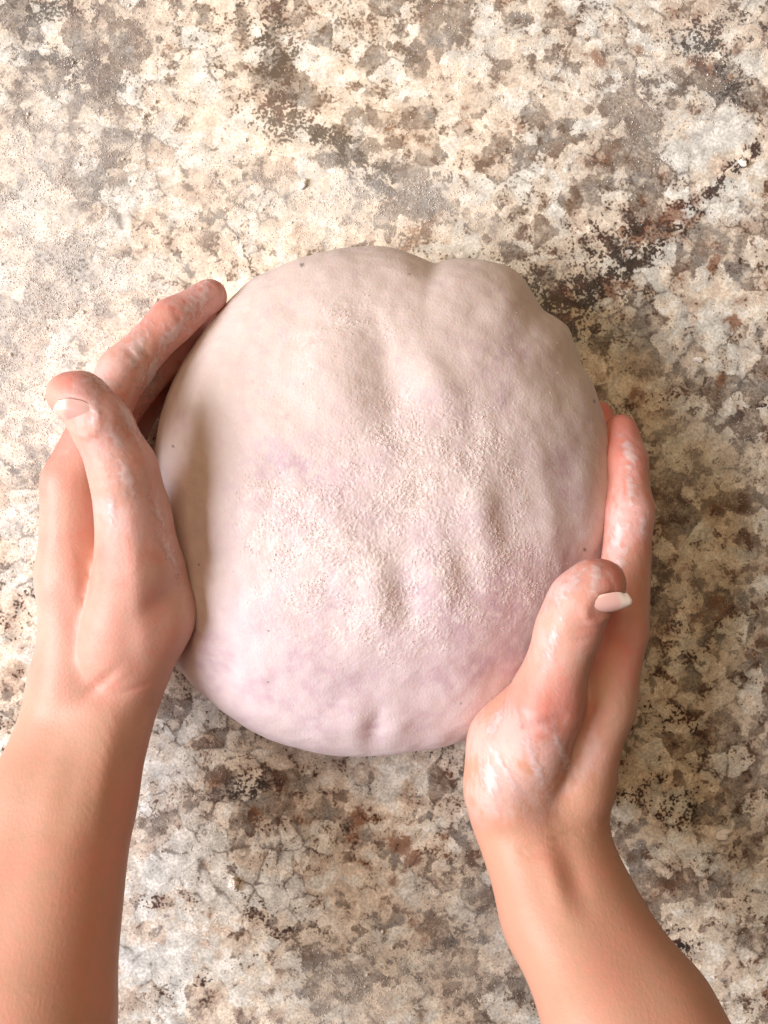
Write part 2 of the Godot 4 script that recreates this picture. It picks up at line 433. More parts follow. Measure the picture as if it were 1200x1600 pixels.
func build_dough() -> void:
	var plan := dough_plan()
	var rings := 420
	var top_rings := 300
	var around := 720
	var mid := P(DOUGH_MID.x, DOUGH_MID.y, DOUGH_EQUATOR)
	var per_px := (EYE - DOUGH_EQUATOR * 0.01) / FOCAL
	var low := noise(61, 26.0, FastNoiseLite.TYPE_SIMPLEX_SMOOTH, 3)
	var bump := noise(67, 150.0, FastNoiseLite.TYPE_SIMPLEX_SMOOTH, 3)
	var crumb := noise(71, 620.0, FastNoiseLite.TYPE_SIMPLEX_SMOOTH, 2)
	var tone := noise(73, 40.0, FastNoiseLite.TYPE_SIMPLEX_SMOOTH, 4)
	var mott := noise(79, 170.0, FastNoiseLite.TYPE_SIMPLEX_SMOOTH, 3)
	var dustn := noise(83, 90.0, FastNoiseLite.TYPE_SIMPLEX_SMOOTH, 3)
	var pts := PackedVector3Array()
	var cols := PackedColorArray()
	var idx := PackedInt32Array()
	var first := PackedInt32Array()
	var count := PackedInt32Array()
	var total := 0
	for i in rings + 1:
		first.append(total)
		count.append(clampi(6 * i, 1, around))
		total += count[i]
	pts.resize(total)
	cols.resize(total)
	var tan_ := lin(226, 211, 202)
	var pink := lin(226, 208, 210)
	var lilac := lin(194, 164, 178)
	var flour := lin(236, 227, 222)
	var smooth_plan := PackedFloat32Array()
	smooth_plan.resize(around)
	for j in around:
		var s := 0.0
		for w in range(-36, 37, 4):
			s += plan[posmod(j + w, around)]
		smooth_plan[j] = s / 19.0
	var specks := [[270, 697, 5], [925, 629, 6], [915, 859, 6], [472, 415, 7], [310, 882, 4], [420, 985, 4], [330, 905, 3], [720, 1100, 3], [850, 1000, 4], [640, 430, 3], [700, 860, 4], [422, 892, 4], [420, 1065, 3], [500, 640, 3]]
	for i in rings + 1:
		# even steps over the top, then even steps of angle down the side
		var phi := acos(pow(0.93 * i / top_rings, 1.0 / 0.86)) if i <= top_rings else lerpf(acos(pow(0.93, 1.0 / 0.86)), -0.92, float(i - top_rings) / (rings - top_rings))
		for jj in count[i]:
			var j := int(float(jj) * around / count[i])
			var th := jj * TAU / count[i]
			var cp := absf(cos(phi))
			var sp := sin(phi)
			var rho := pow(maxf(cp, 0.0), 0.86)
			var hh: float
			if sp >= 0.0:
				hh = DOUGH_EQUATOR + (DOUGH_TOP - DOUGH_EQUATOR) * pow(sp, 0.90)
			else:
				hh = DOUGH_EQUATOR * (1.0 - pow(-sp / sin(0.92), 1.25))
				rho = lerpf(1.0, 0.86, pow(-sp / sin(0.92), 1.9))
			var edge := smooth(0.45, 0.95, rho)
			var r: float = lerpf(smooth_plan[j], plan[j], edge) * rho * per_px
			var p := mid + Vector3(cos(th) * r, 0, sin(th) * r)
			p.y = hh * 0.01
			# plan place in the photograph at this height
			var s := FOCAL / (EYE - p.y)
			var px := 600.0 + p.x * s
			var py := 800.0 + p.z * s
			var d := 0.0
			var dust := 0.0
			if sp > -0.2:
				d = dough_dent(px, py) * smooth(-0.2, 0.25, sp)
				dust = dough_dust(px, py) * smooth(0.1, 0.5, sp)
			var q := p * 1.0
			var dn := clampf(dust * (0.9 + 0.9 * dustn.get_noise_3dv(q) + 1.1 * tone.get_noise_3dv(q * 1.7)), 0.0, 1.0)
			var n := Vector3(cos(th) * cp, maxf(sp, 0.0) + 0.05, sin(th) * cp).normalized()
			var wob := 0.13 * low.get_noise_3dv(q) + 0.012 * bump.get_noise_3dv(q) + dn * 0.034 * maxf(crumb.get_noise_3dv(q), -0.25)
			p += n * (d + wob * smooth(-0.8, -0.2, sp)) * 0.01
			p.y = maxf(p.y, 0.0002)
			var k := first[i] + jj
			pts[k] = p
			var t := tone.get_noise_3dv(q)
			var mo := mott.get_noise_3dv(q)
			var down := smooth(480.0, 1050.0, py + px * 0.12 - 60.0 + t * 160.0)
			var c := tan_.lerp(pink, down)
			c = c.lerp(lilac, clampf(0.10 + 0.9 * mo * t + 0.55 * t * down + 0.22 * mo, 0.0, 0.6))
			var stain := 0.0
			for w in STAINS:
				var e: float = Vector2(px - w[0], py - w[1]).length() / w[2]
				if e < 2.2:
					stain += w[3] * exp(-e * e)
			c = c.lerp(lilac, clampf(stain * (0.75 + 1.2 * mo + 0.8 * t), 0.0, 0.7))
			c = c.lerp(flour, clampf(dn * (0.45 + 1.3 * mo + 0.9 * crumb.get_noise_3dv(q) - 0.15), 0.0, 0.6))
			var v := 1.0 + 0.05 * mo
			for w in specks:
				var e: float = Vector2(px - w[0], py - w[1]).length() / (w[2] * (0.5 + 0.3 * mo))
				if e < 1.5:
					v *= lerpf(0.35, 1.0, smooth(0.5, 1.2, e))
			cols[k] = Color(c.r * v, c.g * v, c.b * v)
	for i in rings:
		var na := count[i]
		var nb := count[i + 1]
		var ia := 0
		var ib := 0
		while ia < na or ib < nb:
			var a := first[i] + ia % na
			var b := first[i + 1] + ib % nb
			if ib < nb and (ia >= na or (ib + 1) * na <= (ia + 1) * nb or na == 1):
				idx.append_array(PackedInt32Array([a, first[i + 1] + (ib + 1) % nb, b]))
				ib += 1
				if na == 1 and ib == nb:
					break
			else:
				idx.append_array(PackedInt32Array([a, first[i] + (ia + 1) % na, b]))
				ia += 1
	var m := StandardMaterial3D.new()
	m.resource_name = "floured_dough"
	m.vertex_color_use_as_albedo = true
	m.roughness = 0.62
	m.metallic_specular = 0.42
	m.subsurf_scatter_enabled = true
	m.subsurf_scatter_strength = 0.12
	m.rim_enabled = true
	m.rim = 0.25
	m.rim_tint = 0.3
	m.heightmap_enabled = true
	m.heightmap_texture = height_texture(91, 0.05, FastNoiseLite.TYPE_SIMPLEX_SMOOTH, 4)
	m.heightmap_scale = 0.012
	m.uv1_triplanar = true
	m.uv1_scale = Vector3.ONE * 26.0
	var ball := MeshInstance3D.new()
	ball.name = "dough_ball"
	ball.mesh = mesh_of(pts, idx, cols)
	ball.material_override = m
	ball.set_meta("label", "large round pinkish ball of floured bread dough pressed between two hands")
	ball.set_meta("category", "dough")
	add_child(ball, true)
	# grains of flour that cling to it
	var rng := RandomNumberGenerator.new()
	rng.seed = 77
	var ts := []
	while ts.size() < 16000:
		var p := pts[rng.randi_range(0, first[int(top_rings * 0.95)])]
		var s := FOCAL / (EYE - p.y)
		var dd := dough_dust(600.0 + p.x * s, 800.0 + p.z * s) * (0.5 + 1.2 * dustn.get_noise_3dv(p) + 1.4 * tone.get_noise_3dv(p * 1.7))
		if rng.randf() > dd * dd * 1.2 + 0.004:
			continue
		p += Vector3(rng.randf_range(-1, 1), 0, rng.randf_range(-1, 1)) * 0.0004
		ts.append(grain_at(rng, p, 0.00008, 0.00030))
	var grains := scatter("flour_dusting", ts, Color(0.93, 0.89, 0.87))
	grains.set_meta("kind", "stuff")
	grains.set_meta("label", "grains of pale flour clinging to the top of the dough")
	ball.add_child(grains, true)

func mesh_of(pts: PackedVector3Array, idx: PackedInt32Array, cols: PackedColorArray) -> ArrayMesh:
	var nor := PackedVector3Array()
	nor.resize(pts.size())
	for t in range(0, idx.size(), 3):
		var a := pts[idx[t]]
		var n := (pts[idx[t + 2]] - a).cross(pts[idx[t + 1]] - a)
		nor[idx[t]] += n
		nor[idx[t + 1]] += n
		nor[idx[t + 2]] += n
	for i in nor.size():
		nor[i] = nor[i].normalized() if nor[i].length_squared() > 0.0 else Vector3.UP
	var arr := []
	arr.resize(Mesh.ARRAY_MAX)
	arr[Mesh.ARRAY_VERTEX] = pts
	arr[Mesh.ARRAY_NORMAL] = nor
	if cols.size():
		arr[Mesh.ARRAY_COLOR] = cols
	arr[Mesh.ARRAY_INDEX] = idx
	var me := ArrayMesh.new()
	me.add_surface_from_arrays(Mesh.PRIMITIVE_TRIANGLES, arr)
	return me

func grain_at(rng: RandomNumberGenerator, p: Vector3, r0: float, r1: float) -> Transform3D:
	var r := lerpf(r0, r1, pow(rng.randf(), 2.5))
	var b := Basis.from_euler(Vector3(rng.randf() * TAU, rng.randf() * TAU, rng.randf() * TAU))
	b = b.scaled_local(Vector3(r * rng.randf_range(0.7, 1.5), r * rng.randf_range(0.6, 1.0), r))
	return Transform3D(b, p + Vector3(0, r * 0.35, 0))

func scatter(called: String, ts: Array, tint: Color) -> MultiMeshInstance3D:
	var st := SurfaceTool.new()
	st.begin(Mesh.PRIMITIVE_TRIANGLES)
	var ax := [Vector3(1, 0, 0), Vector3(0, 0, 1), Vector3(-0.9, 0.1, 0), Vector3(0, 0.1, -1.1)]
	for k in 4:
		for e: Vector3 in [Vector3(0.1, 0.9, 0), Vector3(0, -1, 0.1)]:
			var a: Vector3 = ax[k]
			var b: Vector3 = ax[(k + 1) % 4]
			if e.y > 0:
				st.add_vertex(a); st.add_vertex(e); st.add_vertex(b)
			else:
				st.add_vertex(a); st.add_vertex(b); st.add_vertex(e)
	st.generate_normals()
	var m := StandardMaterial3D.new()
	m.resource_name = "flour"
	m.albedo_color = tint
	m.roughness = 0.9
	var mm := MultiMesh.new()
	mm.transform_format = MultiMesh.TRANSFORM_3D
	mm.mesh = st.commit()
	mm.instance_count = ts.size()
	for i in ts.size():
		mm.set_instance_transform(i, ts[i])
	var o := MultiMeshInstance3D.new()
	o.name = called
	o.multimesh = mm
	o.material_override = m
	return o

func build_crumbs() -> void:
	# small scraps of dough that have dropped on the stone
	var m := StandardMaterial3D.new()
	m.resource_name = "dough_scrap"
	m.albedo_color = Color(0.97, 0.95, 0.92)
	m.roughness = 0.55
	var where := [
		[1130, 1302, 0.0030, "largest pale dough crumb, lying on the shaded stone right of the right wrist"],
		[366, 1380, 0.0026, "pale dough crumb on the stone between the two forearms"],
		[1092, 562, 0.0020, "pale dough crumb on the stone beyond the fingertips of the right hand"],
		[474, 288, 0.0019, "pale dough crumb on the stone above the top edge of the dough"],
		[1160, 255, 0.0021, "pale dough crumb beside the dark vein in the upper right of the stone"],
	]
	var k := 0
	for w in where:
		var nz := noise(211 + k, 420.0, FastNoiseLite.TYPE_SIMPLEX_SMOOTH, 2)
		var pts := PackedVector3Array()
		var idx := PackedInt32Array()
		for i in 9:
			for j in 14:
				var a := i * PI / 8.0
				var b := j * TAU / 14.0
				var d := Vector3(sin(a) * cos(b) * 1.25, cos(a) * 0.55, sin(a) * sin(b) * 0.8)
				d *= w[2] * (1.0 + 0.8 * nz.get_noise_3dv(d * 0.003 + Vector3(k, 0, 0)))
				pts.append(d + Vector3(0, w[2] * 0.4, 0))
				if i < 8:
					var q := i * 14 + j
					var r := i * 14 + (j + 1) % 14
					idx.append_array(PackedInt32Array([q, r, r + 14, q, r + 14, q + 14]))
		var o := MeshInstance3D.new()
		o.name = "dough_crumb" if k == 0 else "dough_crumb_%03d" % k
		o.mesh = mesh_of(pts, idx, PackedColorArray())
		o.material_override = m
		o.position = P(w[0], w[1], 0)
		o.rotation.y = k * 1.3 + 0.4
		o.set_meta("label", w[3])
		o.set_meta("category", "crumb")
		o.set_meta("group", "dough crumbs dropped on the countertop")
		add_child(o, true)
		k += 1

func build_flour() -> void:
	var w := TW / 4
	var h := TH / 4
	var f := flour_field(w, h)
	var cl := noise(97, 60.0, FastNoiseLite.TYPE_SIMPLEX_SMOOTH, 3)
	var rng := RandomNumberGenerator.new()
	rng.seed = 19
	var ts := []
	var tries := 0
	while ts.size() < 80000 and tries < 1500000:
		tries += 1
		var x := rng.randf()
		var y := rng.randf()
		var p := Vector3((x - 0.5) * AREA_X, 0, (y - 0.5) * AREA_Z)
		var d := f[int(y * (h - 1)) * w + int(x * (w - 1))]
		d = d * (0.7 + 1.4 * cl.get_noise_3dv(p))
		if rng.randf() > d * 0.6 + 0.006:
			continue
		ts.append(grain_at(rng, p, 0.00012, 0.00040 if rng.randf() > 0.006 else 0.0012))
	var o := scatter("flour", ts, Color(0.94, 0.92, 0.89))
	o.set_meta("kind", "stuff")
	o.set_meta("label", "fine white flour scattered over the granite countertop round the dough")
	o.set_meta("category", "flour")
	add_child(o, true)


# ===================================================================================
# the person: two forearms and hands, each one continuous skin
# ===================================================================================
# a chain is [blend in mm, [x, y, h, r], [x, y, h, r], ...]; x, y in photo pixels, h and r in cm
const LEFT := [
	[[7, [118, 1085, 5.6, 1.85], [66, 1250, 6.8, 2.1], [-9, 1600, 10.5, 2.7], [-70, 1980, 15, 3.1]],
	 [7, [184, 1085, 6.2, 1.75], [126, 1250, 7.2, 2.1], [59, 1600, 11, 2.7], [19, 1980, 15.5, 3.1]],
	 [7, [125, 1085, 5.0, 1.5], [118, 1060, 6.3, 1.5], [112, 900, 6.8, 1.3], [110, 755, 7.0, 1.2]],
	 [7, [128, 1085, 4.6, 1.5], [115, 1060, 5.2, 1.4], [116, 750, 5.1, 1.18]],
	 [7, [132, 1085, 4.2, 1.4], [120, 1060, 4.0, 1.3], [128, 765, 3.3, 1.08]],
	 [7, [138, 1085, 3.8, 1.3], [128, 1060, 2.9, 1.2], [140, 790, 1.8, 0.92]],
	 [7, [175, 1050, 5.0, 1.6], [190, 960, 4.6, 1.5], [170, 850, 4.2, 1.2]],
	 [7, [200, 1030, 6.6, 1.85], [228, 960, 6.9, 1.85], [226, 890, 7.3, 1.65]]],
	[[6, [185, 1020, 7.0, 1.7], [214, 880, 8.1, 1.5], [192, 735, 9.1, 1.14], [160, 665, 9.4, 1.05], [126, 621, 9.4, 0.88], [104, 616, 9.3, 0.76]],
	 [6, [225, 880, 7.4, 1.35], [213, 800, 8.2, 1.15], [196, 735, 8.9, 1.0]]],
	[[4, [110, 755, 7.0, 1.2], [192, 582, 6.6, 0.98], [268, 502, 5.8, 0.88], [328, 463, 5.0, 0.76]]],
	[[4, [116, 750, 5.1, 1.18], [205, 606, 4.6, 0.96], [280, 540, 3.8, 0.86], [325, 505, 3.2, 0.72]]],
	[[4, [128, 765, 3.3, 1.08], [205, 645, 2.8, 0.9], [262, 580, 2.3, 0.8], [292, 548, 2.0, 0.68]]],
	[[4, [140, 790, 1.8, 0.92], [200, 680, 1.2, 0.8], [238, 618, 1.0, 0.7], [258, 588, 0.9, 0.6]]],
]
const RIGHT := [
	[[7, [806, 1275, 6.0, 1.85], [866, 1430, 7.6, 2.0], [955, 1600, 10.2, 2.35], [1150, 1990, 15.5, 3.0]],
	 [7, [872, 1280, 5.8, 1.8], [918, 1425, 7.4, 2.0], [1018, 1590, 10.0, 2.35], [1215, 1960, 15, 3.0]],
	 [7, [870, 1285, 5.2, 1.6], [900, 1225, 6.2, 1.42], [940, 1100, 6.6, 1.25], [970, 985, 6.5, 1.15]],
	 [7, [868, 1285, 4.8, 1.5], [890, 1230, 5.0, 1.35], [964, 980, 4.8, 1.13]],
	 [7, [862, 1285, 4.3, 1.4], [880, 1235, 3.8, 1.2], [955, 990, 3.2, 1.05]],
	 [7, [856, 1285, 3.8, 1.3], [868, 1240, 2.8, 1.15], [940, 1010, 1.8, 0.9]],
	 [7, [820, 1230, 5.0, 1.5], [850, 1130, 4.6, 1.4], [890, 1040, 4.2, 1.2]],
	 [7, [798, 1228, 6.6, 1.95], [808, 1165, 6.6, 1.9], [848, 1085, 6.6, 1.3]]],
	[[6, [815, 1205, 7.0, 1.75], [853, 1098, 8.2, 1.4], [888, 985, 9.1, 1.14], [905, 940, 9.4, 1.05], [930, 914, 9.4, 0.88], [944, 911, 9.35, 0.78]]],
	[[4, [970, 985, 6.5, 1.15], [984, 800, 6.0, 0.96], [978, 722, 5.3, 0.87], [970, 674, 4.6, 0.76]]],
	[[4, [964, 980, 4.8, 1.13], [966, 800, 4.4, 0.92], [952, 705, 3.6, 0.82], [934, 650, 3.0, 0.7]]],
	[[4, [955, 990, 3.2, 1.05], [950, 835, 2.8, 0.86], [932, 735, 2.3, 0.76], [912, 684, 2.0, 0.65]]],
	[[4, [940, 1010, 1.8, 0.9], [930, 865, 1.3, 0.78], [912, 785, 1.0, 0.68], [896, 740, 0.9, 0.58]]],
]
# redness: [x, y, h, radius px, amount]
const LEFT_RED := [[126, 600, 9.4, 40, 1.0], [196, 740, 9.5, 30, 0.7], [180, 660, 9.5, 60, 0.55], [230, 650, 6.5, 60, 0.5], [250, 510, 6.5, 60, 0.6], [328, 455, 5.5, 50, 0.9], [90, 700, 7, 60, 0.6], [205, 870, 9, 60, 0.35], [150, 1060, 7, 40, 0.3], [240, 560, 3, 90, 0.7]]
const RIGHT_RED := [[945, 895, 9.6, 40, 1.0], [905, 960, 9.8, 40, 0.7], [840, 1110, 9.5, 60, 0.75], [900, 1120, 8.5, 40, 0.5], [975, 700, 5.5, 70, 0.9], [985, 830, 6.5, 70, 0.6], [940, 650, 3.5, 40, 0.8], [980, 980, 7, 60, 0.4]]
# wet dough left on the skin: [x, y, h, radius px across, radius px along, turn]
const LEFT_WET := [[180, 685, 10, 26, 10, 60], [196, 742, 10.2, 34, 12, 75], [245, 800, 9, 30, 6, 65], [262, 860, 8.6, 34, 6, 65], [215, 545, 7.2, 40, 12, 110], [236, 590, 7, 40, 12, 100], [300, 480, 6.5, 26, 10, 110], [150, 640, 10.2, 30, 8, 90], [165, 600, 10, 30, 10, 20], [200, 655, 9.8, 34, 9, 60], [270, 520, 6.6, 40, 9, 130], [175, 800, 10, 26, 6, 85], [320, 462, 6, 24, 8, 100]]
const RIGHT_WET := [[766, 1215, 8.4, 34, 14, 80], [790, 1205, 8.6, 40, 8, 60], [835, 1190, 8.8, 50, 8, 70], [968, 835, 6.8, 28, 12, 120], [985, 705, 6, 22, 10, 60], [930, 900, 10.2, 24, 8, 100], [1005, 820, 6.6, 20, 5, 90], [880, 1180, 8.5, 40, 6, 70], [890, 915, 10, 34, 9, 130], [865, 1000, 10, 34, 8, 105], [985, 760, 6.6, 34, 9, 85], [970, 880, 7, 34, 9, 100], [775, 1130, 7.6, 30, 7, 120]]

# [x, y, x, y, half-width px, mm up or down, height cm]
const CREASES := [
	[[150, 738, 232, 724, 5, -0.7, 10.0], [148, 752, 236, 741, 5, -0.6, 10.0], [152, 725, 225, 708, 4, -0.4, 10.2], [150, 1058, 165, 1075, 30, -2.2, 8.0], [138, 1010, 112, 880, 15, 1.0, 8.0], [222, 1010, 205, 800, 16, 0.8, 9.0], [262, 940, 250, 1010, 22, -0.8, 8.0],
	 [185, 1085, 250, 1062, 4, -0.6, 8.0], [200, 545, 232, 590, 5, -0.6, 7.4], [212, 532, 246, 574, 4, -0.5, 7.4], [270, 480, 292, 520, 4, -0.5, 6.6], [90, 715, 130, 705, 5, -0.4, 8.0], [180, 1130, 150, 1290, 16, 0.9, 8.4], [130, 1130, 90, 1300, 20, -0.8, 8.4]],
	[[888, 990, 938, 978, 5, -0.8, 10.2], [886, 1003, 936, 993, 5, -0.7, 10.1], [892, 975, 935, 964, 4, -0.5, 10.2], [815, 1330, 925, 1292, 5, -0.9, 7.6], [800, 1345, 915, 1312, 4, -0.6, 7.6], [852, 1325, 878, 1420, 16, 1.5, 8.2], [885, 1330, 915, 1420, 16, -1.2, 8.2],
	 [800, 1262, 880, 1236, 26, -2.2, 8.0], [822, 1112, 828, 1135, 30, 1.6, 9.0], [880, 1110, 872, 1150, 22, -1.2, 8.6], [965, 700, 1000, 690, 5, -0.6, 6.2], [962, 790, 1008, 800, 5, -0.6, 7.0], [962, 806, 1008, 816, 4, -0.5, 7.0], [950, 940, 1000, 950, 6, -0.5, 7.6], [927, 1030, 923, 1110, 6, -1.6, 8.2], [923, 1105, 905, 1168, 6, -1.2, 8.0]],
]

func build_person() -> void:
	var person := Node3D.new()
	person.name = "person"
	person.position = P(600, 1500, 0)
	person.set_meta("label", "bare forearms and dough-smeared hands of a person cupping both sides of the dough")
	person.set_meta("category", "person")
	add_child(person, true)
	var skin := StandardMaterial3D.new()
	skin.resource_name = "skin"
	skin.vertex_color_use_as_albedo = true
	skin.roughness = 0.48
	skin.metallic_specular = 0.45
	skin.subsurf_scatter_enabled = true
	skin.subsurf_scatter_strength = 0.06
	skin.heightmap_enabled = true
	skin.heightmap_texture = height_texture(101, 0.06, FastNoiseLite.TYPE_CELLULAR, 3)
	skin.heightmap_scale = 0.010
	skin.uv1_triplanar = true
	skin.uv1_scale = Vector3.ONE * 22.0
	var wet := StandardMaterial3D.new()
	wet.resource_name = "wet_dough"
	wet.vertex_color_use_as_albedo = true
	wet.transparency = BaseMaterial3D.TRANSPARENCY_ALPHA
	wet.roughness = 0.34
	wet.metallic_specular = 0.6
	var nail := StandardMaterial3D.new()
	nail.resource_name = "nail"
	nail.vertex_color_use_as_albedo = true
	nail.roughness = 0.25
	nail.metallic_specular = 0.55
	var both := [null, null]
	var shift := -person.position
	var work := func(side: int) -> void:
		both[side] = flesh(LEFT if side == 0 else RIGHT, 0.0016, LEFT_RED if side == 0 else RIGHT_RED, side, shift)
	WorkerThreadPool.wait_for_group_task_completion(WorkerThreadPool.add_group_task(work, 2))
	for side in 2:
		var made: Array = both[side]
		var along := Vector3(-1, 0.05, -0.12) if side == 0 else Vector3(1, 0.05, -0.10)
		var up := (Vector3(-0.1, 0.80, 0.58) if side == 0 else Vector3(0.05, 0.80, 0.60)).normalized()
		var seat := (P(122, 619, 9.4) if side == 0 else P(938, 912, 9.4)) + shift
		var high := 0.0
		for v: Vector3 in made[0]:
			var w := v - seat
			var t := w.dot(up)
			if t > high and (w - up * t).length() < 0.0035:
				high = t
		seat += up * high + along * (-0.0028 if side == 0 else 0.0010)
		var long := 0.0160 if side == 0 else 0.0168
		var wide := 0.0104 if side == 0 else 0.0098
		# the nail lies in a fold of skin
		var skin_pts: PackedVector3Array = made[0]
		var aa := along.normalized()
		var nn := (up - aa * up.dot(aa)).normalized()
		var ss := aa.cross(nn)
		for i in skin_pts.size():
			var w := skin_pts[i] - seat
			var h := w.dot(nn)
			if absf(h) > 0.006 or w.length() > 0.02:
				continue
			var x := w.dot(aa) / (long * 0.5)
			var y := w.dot(ss) / (wide * 0.5)
			var d := sqrt(pow(minf(x, 0.0), 2.0) + y * y)          # 1 on the outline of the bed
			if x < 0.55:
				var lip := exp(-pow((d - 1.22) / 0.20, 2.0)) * smooth(0.55, 0.2, x)
				skin_pts[i] += nn * (0.0007 * lip - 0.0005 * smooth(1.0, 0.8, d))
		made[0] = skin_pts
		var arm := MeshInstance3D.new()
		arm.name = "arm" if side == 0 else "arm_001"
		arm.mesh = mesh_of(made[0], made[1], made[2])
		arm.material_override = skin
		arm.set_meta("label", "left forearm and hand, thumb bent back, floury fingers curled round the dough" if side == 0 else "right forearm and hand, wet shiny heel of the thumb and a long pale thumbnail")
		person.add_child(arm, true)
		var smear := residue(made, LEFT_WET if side == 0 else RIGHT_WET, -person.position, side)
		if smear:
			smear.material_override = wet
			arm.add_child(smear, true)
		var n := make_nail(seat, along, up, long, wide)
		n.material_override = nail
		arm.add_child(n, true)

func make_nail(at: Vector3, along: Vector3, up: Vector3, length: float, width: float) -> MeshInstance3D:
	# a thin arched plate: pink over the bed, pale at the free edge
	var a := along.normalized()
	var n := (up - a * up.dot(a)).normalized()
	var s := a.cross(n)
	var pts := PackedVector3Array()
	var cols := PackedColorArray()
	var idx := PackedInt32Array()
	var nu := 16
	var nv := 12
	var bed := lin(226, 182, 172)
	var tip := lin(232, 214, 198)
	for face in 2:
		for i in nu + 1:
			for j in nv + 1:
				var u := float(i) / nu
				var v := float(j) / nv * 2.0 - 1.0
				var half := width * 0.5 * (sqrt(maxf(1.0 - pow(1.0 - minf(u / 0.42, 1.0), 2.0), 0.02)) * (1.0 - 0.30 * smooth(0.6, 1.0, u)))
				var y := -0.0026 * v * v * (half / (width * 0.5)) - 0.0030 * pow(u - 0.25, 2.0) - face * 0.0005
				var x := (u - 0.5) * length - (0.10 * length * v * v if u > 0.7 else 0.0) * smooth(0.7, 1.0, u)
				pts.append(at + a * x + s * (v * half) + n * y)
				cols.append(bed.lerp(tip, smooth(0.66, 0.80, u + 0.05 * v * v)))
	var row := nv + 1
	var layer := (nu + 1) * row
	for i in nu:
		for j in nv:
			var k := i * row + j
			idx.append_array(PackedInt32Array([k, k + 1, k + row + 1, k, k + row + 1, k + row]))
			k += layer
			idx.append_array(PackedInt32Array([k, k + row + 1, k + 1, k, k + row, k + row + 1]))
	for i in nu:
		for j in [0, nv]:
			var k: int = i * row + j
			idx.append_array(PackedInt32Array([k, k + row, k + row + layer, k, k + row + layer, k + layer]))
	for j in nv:
		for i in [0, nu]:
			var k: int = i * row + j
			idx.append_array(PackedInt32Array([k, k + 1, k + 1 + layer, k, k + 1 + layer, k + layer]))
	var o := MeshInstance3D.new()
	o.name = "thumbnail"
	o.mesh = mesh_of(pts, idx, cols)
	return o

func residue(made: Array, spots: Array, shift: Vector3, side: int) -> MeshInstance3D:
	# films of wet dough: the skin's own surface, lifted where a smear lies
	var pts: PackedVector3Array = made[0]
	var idx: PackedInt32Array = made[1]
	var nz := noise(131 + side, 420.0, FastNoiseLite.TYPE_SIMPLEX_SMOOTH, 3)
	var amount := PackedFloat32Array()
	amount.resize(pts.size())
	for i in pts.size():
		var w := pts[i] - shift
		var s := FOCAL / (EYE - w.y)
		var x := 600.0 + w.x * s
		var y := 800.0 + w.z * s
		var best := 0.0
		for q in spots:
			var dx: float = x - q[0]
			var dy: float = y - q[1]
			if absf(dx) > 90.0 or absf(dy) > 90.0 or absf(w.y * 100.0 - q[2]) > 2.4:
				continue
			var t := deg_to_rad(q[5])
			var u: float = (dx * cos(t) + dy * sin(t)) / q[3]
			var v: float = (-dx * sin(t) + dy * cos(t)) / q[4]
			best = maxf(best, exp(-u * u - v * v))
		if best > 0.05:
			amount[i] = best * 1.1 + nz.get_noise_3dv(w) * 1.0 - 0.30
	var nor: PackedVector3Array = made[3]
	var np := PackedVector3Array()
	var ni := PackedInt32Array()
	var nc := PackedColorArray()
	var seen := {}
	var c0 := lin(224, 190, 186)
	var c1 := lin(238, 222, 220)
	for t in range(0, idx.size(), 3):
		if amount[idx[t]] <= 0.0 and amount[idx[t + 1]] <= 0.0 and amount[idx[t + 2]] <= 0.0:
			continue
		for e in 3:
			var k := idx[t + e]
			if not seen.has(k):
				seen[k] = np.size()
				var a := clampf(amount[k] * 2.0, -0.06, 1.0)
				np.append(pts[k] + nor[k] * (0.00012 + 0.00028 * a))
				var cc := c0.lerp(c1, clampf(a, 0.0, 1.0))
				cc.a = clampf(0.03 + 0.55 * a, 0.0, 0.5)
				nc.append(cc)
			ni.append(seen[k])
	if np.is_empty():
		return null
	var o := MeshInstance3D.new()
	o.name = "dough_residue"
	o.mesh = mesh_of(np, ni, nc)
	o.set_meta("kind", "stuff")
	return o

